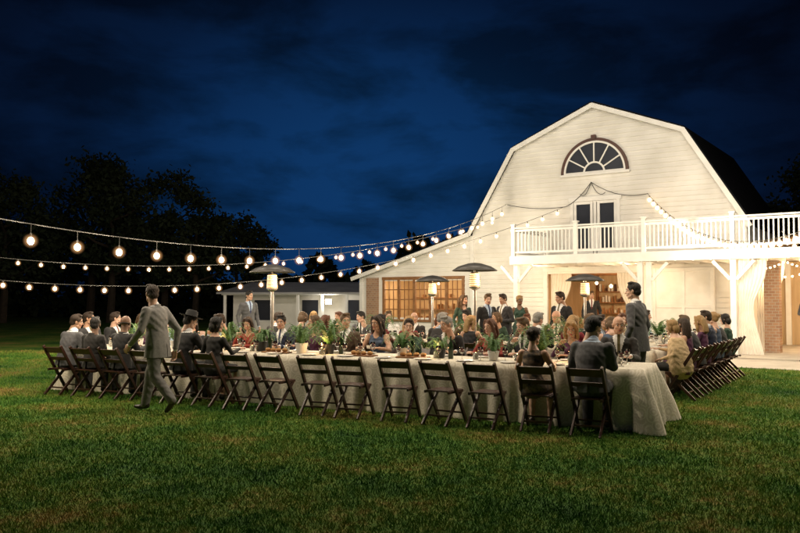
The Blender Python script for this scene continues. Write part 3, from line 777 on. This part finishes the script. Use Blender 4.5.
skins=[nmat('skin_fair',(.62,.40,.30),(.56,.34,.25),12,.5),nmat('skin_tan',(.52,.31,.21),(.47,.27,.18),12,.5),nmat('skin_deep',(.20,.11,.07),(.17,.09,.055),12,.5)]
suits=[nmat('suit_'+n,c,None,30,.85,.6,7,sheen=.1) for n,c in(('black',(.014,.014,.016)),('charcoal',(.035,.035,.04)),('navy',(.015,.022,.055)),('grey',(.10,.10,.11)),('brown',(.08,.05,.03)),('black2',(.02,.018,.018)))]
suitgrey=nmat('suit_light_grey',(.22,.21,.20),(.17,.165,.16),30,.85,.7,6)
trgrey=nmat('trousers_grey',(.16,.155,.15),(.12,.115,.11),30,.85,.6,6)
dress=[nmat('dress_'+n,c,None,20,.8,.35,8) for n,c in(('black',(.02,.02,.02)),('burgundy',(.22,.02,.03)),('green',(.03,.07,.05)),('cream',(.6,.52,.4)),('plum',(.10,.03,.08)),('red',(.30,.04,.03)),('denim',(.06,.09,.15)),('black3',(.015,.015,.02)),('tan',(.35,.25,.16)))]
floral=nmat('dress_floral',(.025,.025,.03),(.22,.15,.09),22,.8,.2)
shawlm=nmat('shawl_wool',(.62,.46,.28),(.5,.36,.2),18,.95,.6,25)
shirts=[nmat('shirt_white',(.75,.75,.75),(.7,.7,.7),8,.7),nmat('shirt_blue',(.4,.5,.65),(.36,.46,.6),8,.7)]
ties=[nmat('tie_'+str(i),c,None,15,.5) for i,c in enumerate([(.15,.02,.02),(.02,.03,.1),(.02,.02,.02),(.12,.1,.03)])]
shoem=nmat('shoe_leather',(.02,.014,.01),(.012,.01,.008),10,.3)
hairs=[nmat('hair_'+n,c,None,25,.6,.8,60,stretch=(3,3,.4)) for n,c in(('brown',(.035,.018,.009)),('dark',(.010,.007,.006)),('blonde',(.42,.26,.11)),('auburn',(.12,.045,.02)),('grey',(.30,.29,.27)),('lightbrown',(.12,.07,.032)))]
eyew=nmat('eye_white',(.7,.68,.65),(.66,.64,.6),5,.3); iris=nmat('iris_brow',(.03,.02,.015),(.025,.018,.012),5,.4); lip=nmat('lips',(.45,.14,.12),(.4,.12,.1),8,.5)
def person(arch,loc,face,hair=None,haircol=None,top=None,bottom=None,sleeve=None,shin=None,skin=None,tie=None,shirt=None,sc=None,name=None,hat=False):
    me,HM,fem=A_[arch]
    rz=math.atan2(-face[0],face[1])
    o=inst(name or ('woman' if fem else 'man'),me,(loc[0],loc[1],loc[2] if len(loc)>2 else 0.0),rz)
    s_=sc or random.uniform(.96,1.03); o.scale=(s_,s_,s_)
    skin=skin or random.choice(skins[:2]+skins[:2]+[skins[2]] if random.random()<.3 else skins[:2])
    if fem:
        top=top or random.choice(dress); sleeve=sleeve or random.choice([top,top,skin]); bottom=bottom or top; shin=shin or skin
    else:
        if top is None and random.random()<.14: top=shirts[random.randrange(2)]; bottom=suits[1]
        top=top or random.choice(suits); sleeve=sleeve or top; bottom=bottom or (top if random.random()<.8 else suits[1]); shin=shin or bottom
    ml=[skin,top,sleeve,bottom,shin,shoem,shirt or random.choice(shirts[:1]*3+shirts[1:]),tie or random.choice(ties),eyew,iris,lip]
    for i,m in enumerate(ml):
        o.material_slots[i].link='OBJECT'; o.material_slots[i].material=m
    hair=hair or (random.choice(['long','wavy','bob','bun','long']) if fem else random.choice(['short']*7+['bald']))
    haircol=haircol or random.choice([hairs[0],hairs[1],hairs[0],hairs[5],hairs[3],hairs[4]] if not fem else [hairs[0],hairs[2],hairs[2],hairs[2],hairs[3],hairs[5],hairs[1]])
    h_=bpy.data.objects.new('hair',HAIR[hair]); COL.objects.link(h_); h_.parent=o; h_.matrix_local=HM
    h_.material_slots[0].link='OBJECT'; h_.material_slots[0].material=haircol
    if hat:
        q=bpy.data.objects.new('hat',HATM); COL.objects.link(q); q.parent=o; q.matrix_local=HM@Matrix.Translation((0,0,-.0))
    return o

# ------------------------------------------------------------------ chair
c=MB()
for sx in(-1,1):
    c.beam((sx*.205,.24,.0),(sx*.205,-.28,.83),.030,.050,up=(0,1,0))
    c.beam((sx*.172,.16,.43),(sx*.172,-.27,.0),.028,.045,up=(0,1,0))
    c.beam((sx*.175,.19,.425),(sx*.175,-.20,.425),.024,.035)
def py(z): return .24-.52*z/.83
def slat(z0,z1,th=.016,off=0):
    c.beam((-.192,(py(z0)+py(z1))/2+off,(z0+z1)/2),(.192,(py(z0)+py(z1))/2+off,(z0+z1)/2),z1-z0,th,up=(0,.848,.53))
slat(.70,.81);slat(.575,.64)
c.beam((-.192,py(.14),.14),(.192,py(.14),.14),.03,.022); c.beam((-.16,-.15,.12),(.16,-.15,.12),.03,.022)
for i in range(6): c.box(-.16,.16,-.19+i*.064,-.19+i*.064+.055,.43,.448)
co_=c.obj('folding_chair',[M['chair']],bevel=.004)
dg=bpy.context.evaluated_depsgraph_get(); CHM=bpy.data.meshes.new_from_object(co_.evaluated_get(dg)); bpy.data.objects.remove(co_)
def chair(loc,face,j=.05):
    rz=math.atan2(-face[0],face[1])+random.uniform(-j,j)
    return inst('folding_chair',CHM,(loc[0],loc[1],0),rz)

# ------------------------------------------------------------------ tables
def table(name,L,W,loc,rz,seed=0,flare=.10):
    rr=random.Random(seed); b=MB(); Hh=.76; r=.05
    per=[]
    n_long=int(L/.035); n_sh=int(W/.035)
    for i in range(n_long): per.append((-L/2+L*i/n_long,-W/2,0,-1))
    for i in range(n_sh): per.append((L/2,-W/2+W*i/n_sh,1,0))
    for i in range(n_long): per.append((L/2-L*i/n_long,W/2,0,1))
    for i in range(n_sh): per.append((-L/2,W/2-W*i/n_sh,-1,0))
    n=len(per)
    N_=[]
    for i in range(n):
        sx=sy=0
        for k in range(-3,4):
            q=per[(i+k)%n]; sx+=q[2];sy+=q[3]
        l=math.hypot(sx,sy);N_.append((sx/l,sy/l))
    ph=[rr.random()*6.28 for _ in range(5)]
    rows=9; vs=[]
    for j in range(rows+1):
        v=j/rows; z=Hh-(Hh-.015)*v
        for i in range(n):
            x,y,_,_=per[i]; s_=i*.035
            corner=abs(N_[i][0]*N_[i][1])*2
            fo=.024*math.sin(s_*15+ph[0]+1.6*math.sin(s_*1.9+ph[3]))+.014*math.sin(s_*27+ph[1]+math.sin(s_*3))+.016*math.sin(s_*6.1+ph[2])
            endd=abs(N_[i][0])
            d=v*(flare*.4+corner*flare*1.9+endd*flare*.9)+fo*(1+.6*endd)*min(1,v*1.5)+.012*min(1,v*6)
            vs.append((x+N_[i][0]*d,y+N_[i][1]*d,z-.006*(v>0)))
    fs=[(j*n+i,(j+1)*n+i,(j+1)*n+(i+1)%n,j*n+(i+1)%n) for j in range(rows) for i in range(n)]
    fs.append(tuple(range(n)))
    b.add(vs,fs)
    o=b.obj(name,[M['cloth']],smooth=True); o.location=(loc[0],loc[1],0); o.rotation_euler=(0,0,rz)
    q=MB()
    for x in(-L/2+.2,L/2-.2):
        for y in(-W/2+.12,W/2-.12): q.tube([(x,y,0.02),(x,y,.72)],[.02,.02],8)
    q.obj('legs',[M['darkmetal']],parent=o)
    return o
U=Vector((-.897,.443)); Vv=Vector((.443,.897)); R0=Vector((2.3,9.45))
def pos(s,o): q=R0+U*s+Vv*o; return (q.x,q.y)
angF=math.atan2(-U.y,-U.x)
S0,S1=-.55,9.4
table('banquet_table',S1-S0,1.1,pos((S0+S1)/2,.97),angF,1)
table('banquet_table',8.0,1.0,pos(4.2,5.1),angF,2)
VR=Vector((.54,.84)).normalized(); NR=Vector((-.84,.54))
Q0=Vector((4.55,12.7))
def rpos(k,o): q=Q0+VR*k+NR*o; return (q.x,q.y)
table('banquet_table',5.4,.95,rpos(2.3,.9),math.atan2(VR.y,VR.x),3)

pm=MB(); pm.lathe([(0,.006),(.08,.006),(.13,.02),(.132,.016),(.085,.0),(0,.0)],seg=24); PL=pm.mesh('plate',[M['plate']],True)
gm=MB(); gm.lathe([(.035,0),(.034,.003),(.004,.008),(.004,.08),(.030,.10),(.040,.135),(.034,.185),(.032,.185),(.038,.135),(.028,.102),(0,.092)],seg=16,mi=0)
gm.lathe([(0,.104),(.027,.106),(.036,.13),(0,.131)],seg=16,mi=1); GL=gm.mesh('wine_glass',[M['glass'],M['wine']],True)
bm_=MB(); bm_.lathe([(0,0),(.037,0),(.038,.19),(.030,.22),(.014,.25),(.013,.31),(.015,.31),(.015,.325),(0,.325)],seg=16); BO=bm_.mesh('wine_bottle',[M['bottle']],True)
cm=MB(); cm.lathe([(.04,0),(.042,.1),(.040,.1),(.038,.005),(0,.005)],seg=16,mi=0); cm.lathe([(0,.006),(.03,.006),(.03,.06),(0,.06)],seg=12,mi=1); cm.ell((0,0,.078),(.010,.010,.026),2,8,6)
CA=cm.mesh('votive_candle',[M['glass'],M['candle'],M['flame']],True)
def fern_mesh(seed,n=30,R=.34,Hh=.34,pot=True):
    rr=random.Random(seed); b=MB()
    if pot: b.lathe([(0,0),(.07,0),(.095,.13),(.10,.15),(.085,.15),(.08,.12),(0,.12)],seg=18,mi=1)
    for k in range(n):
        a=rr.random()*6.28; L=R*(.6+.5*rr.random()); hh=Hh*(.4+.7*rr.random()); pts=[]
        for i in range(9):
            t=i/8; rad=L*t; z=.13+hh*math.sin(t*2.3)*.9-.1*t*t; pts.append(Vector((rad*math.cos(a),rad*math.sin(a),z)))
        sd_=Vector((-math.sin(a),math.cos(a),0))
        for i in range(8):
            p,q=pts[i],pts[i+1]; w_=.060*(1-i/9)*math.sin(min(1,(i+1)/3)*1.57)
            b.add([p-sd_*.002,p+sd_*.002,q+sd_*.002,q-sd_*.002],[(0,1,2,3)])
            for sg in(-1,1):
                for fr in(.1,.55):
                    m=p.lerp(q,fr); m2=p.lerp(q,min(1,fr+.35)); tip=m2+sd_*sg*w_+Vector((0,0,-.012)); b.add([m,m2,tip],[(0,1,2)])
    return b.mesh('fern_plant',[M['fern'],M['darkmetal'] if seed!=1 else M['trim']])
FE=[fern_mesh(i,n=34+10*i,R=.28+.08*i,Hh=.28+.10*i) for i in range(3)]
def setting(T,L,W,off_rows=True,seed=0,lit=0):
    rr=random.Random(seed); tw=Matrix.Translation(T.location)@Matrix.Rotation(T.rotation_euler.z,4,'Z')
    n=int(L/.64)
    for i in range(n):
        x=-L/2+.5+i*.64
        for sy in(-1,1):
            y=sy*(W/2-.18); p_=tw@Vector((x,y,.762)); inst('plate',PL,p_)
            p_=tw@Vector((x+.17,y-sy*.17,.762)); inst('wine_glass',GL,p_,sc=1.05)
            if rr.random()<.45: p_=tw@Vector((x-.12,y-sy*.2,.762)); inst('wine_glass',GL,p_)
        if rr.random()<.5: inst('wine_bottle',BO,tw@Vector((x+.3,rr.uniform(-.1,.1),.762)))
        o=inst('votive_candle',CA,tw@Vector((x+rr.uniform(-.1,.1),rr.uniform(-.15,.15),.762)))
        if lit and i%lit==1: plight('candle_light',(0,0,.16),5,(1,.55,.22),.03,o)
tabs=[o for o in bpy.data.objects if o.name.startswith('banquet_table')]
setting(tabs[0],S1-S0,1.1,seed=1,lit=3);setting(tabs[1],8,1.0,seed=2,lit=4);setting(tabs[2],5.4,.95,seed=3,lit=4)
for(s_,o,k,sc) in((.9,1.0,2,1.0),(1.55,.9,1,.9),(2.4,1.0,0,.9),(3.0,.95,1,.9),(4.3,1.0,2,1.05),(4.75,.9,1,1.1),(5.6,1.0,0,1.1),(6.3,1.0,2,.9),(7.4,.95,1,.9),(8.3,1,1,1),(1.5,5.1,2,1),(3.6,5.1,1,1),(5.5,5.1,2,1),(7,5.1,1,1)):
    p=pos(s_,o); inst('fern_plant',FE[k],(p[0],p[1],.765),random.random()*6,sc=sc*.95)
for k in(.8,2.2,3.7):
    p=rpos(k,.9); inst('fern_plant',FE[1],(p[0],p[1],.765),k)
for s_ in(2.75,3.6,5.15,6.8):
    b=MB(); b.box(-.24,.24,-.09,.09,0,.02,0)
    for i in range(4): b.ell((-.16+.105*i,random.uniform(-.02,.02),.048),(.05,.038,.03),1,12,8)
    p=pos(s_,.8); o=b.obj('serving_board',[M['board'],M['bread']],bevel=.003); o.location=(p[0],p[1],.765); o.rotation_euler=(0,0,angF+random.uniform(-.2,.2))

# ------------------------------------------------------------------ seating
TO=(Vv.x,Vv.y); BK=(-Vv.x,-Vv.y)
def jit(f,a=.18):
    t=random.uniform(-a,a); return (f[0]*math.cos(t)-f[1]*math.sin(t),f[0]*math.sin(t)+f[1]*math.cos(t))
for i in range(15):
    s_=i*.64; off=random.uniform(-.03,.03)
    if i in(2,3,4,5,6,7,8): off-=.04; s_+=random.uniform(-.06,.06)
    chair(pos(s_,off),TO,.14 if 2<=i<=8 else .05)
person('sm3',pos(0,0),jit(TO,.05),hair='short',haircol=hairs[1],top=suits[3],bottom=suits[1],sc=1.04)
person('sf0',pos(.64*1.12,0),TO,hair='bun',haircol=hairs[0],top=floral,sleeve=skins[1])
person('sf2',pos(5.76,0),TO,hair='bob',haircol=hairs[1],top=dress[0],sleeve=dress[0])
person('sm1',pos(6.4,0),jit(TO),hair='short',haircol=hairs[1],top=suits[0],hat=True)
person('sm0',pos(7.68,0),TO,hair='bald',haircol=hairs[0],top=suits[0])
person('sm2',pos(8.32,0),TO,hair='short',haircol=hairs[1],top=suits[5])
person('sm3',pos(8.96,0),jit(TO,.1),hair='short',haircol=hairs[0],top=suits[3])
rowA=['sm0','sf1','sm1','sf0','sm3','sf3','sf0','sm2','sf2','sm0','sf1','sm1','sf3','sm3','sf0']
for i,a in enumerate(rowA):
    s_=.05+i*.64+random.uniform(-.05,.05); q=pos(s_,1.95); chair(q,BK); person(a,(q[0],q[1]),jit(BK))
for i in range(12):
    s_=.6+i*.64; q=pos(s_,4.15); chair(q,TO)
    if i not in(3,8): person(random.choice(['sm0','sm1','sf0','sf2','sm3','sf1']),q,jit(TO))
    q=pos(s_+.1,6.05); chair(q,BK)
    person(random.choice(['sm0','sf3','sm1','sf0','sf2','sm3','sf1','sm2']),q,jit(BK))
NL=(NR.x,NR.y); NRR=(-NR.x,-NR.y)
for i in range(8):
    q=rpos(i*.62,0); chair(q,NL)
    if i==0: person('shawl',q,NL,hair='bob',haircol=hairs[2],top=shawlm,sleeve=shawlm,bottom=dress[0])
    else: person(random.choice(['sm0','sf0','sm3','sm1','sf2']),q,jit(NL))
    if i>0:
        q=rpos(i*.62,1.8); chair(q,NRR); person(random.choice(['sm0','sf0','sm2','sf3']),q,jit(NRR))
for i in range(4):
    q=pos(9.9,1.3+i*.66); chair(q,(-U.x,-U.y)); person(random.choice(['sm0','sm2','sf0']),q,jit((-U.x,-U.y)))
person('walk',(-3.48,11.2),(-.93,.36),hair='short',haircol=hairs[0],top=suitgrey,bottom=trgrey,sc=1.03)
person('st0',(3.7,12.15),(-.75,.66),hair='short',haircol=hairs[1],top=suits[3],bottom=suits[3],sc=1.06)
person('st1',(1.95,17.6),(.5,-.85),hair='short',top=suits[0])
person('st2',(2.45,18.2),(-.8,-.5),hair='short',top=suits[1])
person('st1',(3.45,16.6),(-.7,-.6),hair='short',haircol=hairs[0],top=suits[0])
person('stf',(1.5,18.6),(.3,-.9),hair='long')
person('st0',(-4.0,20.5),(.6,-.7)); person('stf',(3.0,19.5),(-.2,-.9),hair='bun')
q=bw(6.9,-2.2); person('st2',(q.x,q.y,.05),(-.5,-.8)); q=bw(.3,-1.2); person('st0',(q.x,q.y,.05),(-.2,-1))

# ------------------------------------------------------------------ patio heaters
hm=MB()
hm.lathe([(0,0),(.23,0),(.23,.06),(.21,.08),(.19,.45),(.05,.55),(.03,.58)],seg=24,mi=0)
hm.tube([(0,0,.5),(0,0,1.75)],[.03,.03],12,0)
hm.lathe([(.04,1.7),(.10,1.74),(.10,1.77)],seg=20,mi=0); hm.lathe([(.098,1.771),(.085,2.0)],seg=20,mi=2); hm.lathe([(.087,2.0),(.06,2.03),(0,2.03)],seg=20,mi=0)
for i in range(6): hm.lathe([(.10,1.78+i*.036),(.106,1.785+i*.036),(.10,1.792+i*.036)],seg=20,mi=1)
hm.lathe([(0,2.20),(.12,2.185),(.30,2.13),(.41,2.06),(.41,2.045),(.30,2.10),(.1,2.14),(0,2.15)],seg=32,mi=3)
hm.tube([(0,0,2.0),(0,0,2.16)],[.02,.02],8,0)
HE=hm.mesh('patio_heater',[M['metal'],M['darkmetal'],M['glow'],M['canopy']],True)
for(x,y,s_) in((-2.4,14.6,1.03),(1.43,14.9,1.05),(3.85,16.2,.97),(.75,18.0,.98)):
    o=inst('patio_heater',HE,(x,y,0),0,sc=s_); plight('heater_glow',(.16,-.16,1.9),34,(1,.6,.3),.08,o)

sl=bpy.data.lights.new('moon','SUN'); sl.energy=.012; sl.color=(.6,.75,1); sl.angle=math.radians(.5)
so=bpy.data.objects.new('moon',sl); COL.objects.link(so); so.rotation_euler=(math.radians(45),0,math.radians(-20))
print('objects',len(bpy.data.objects))
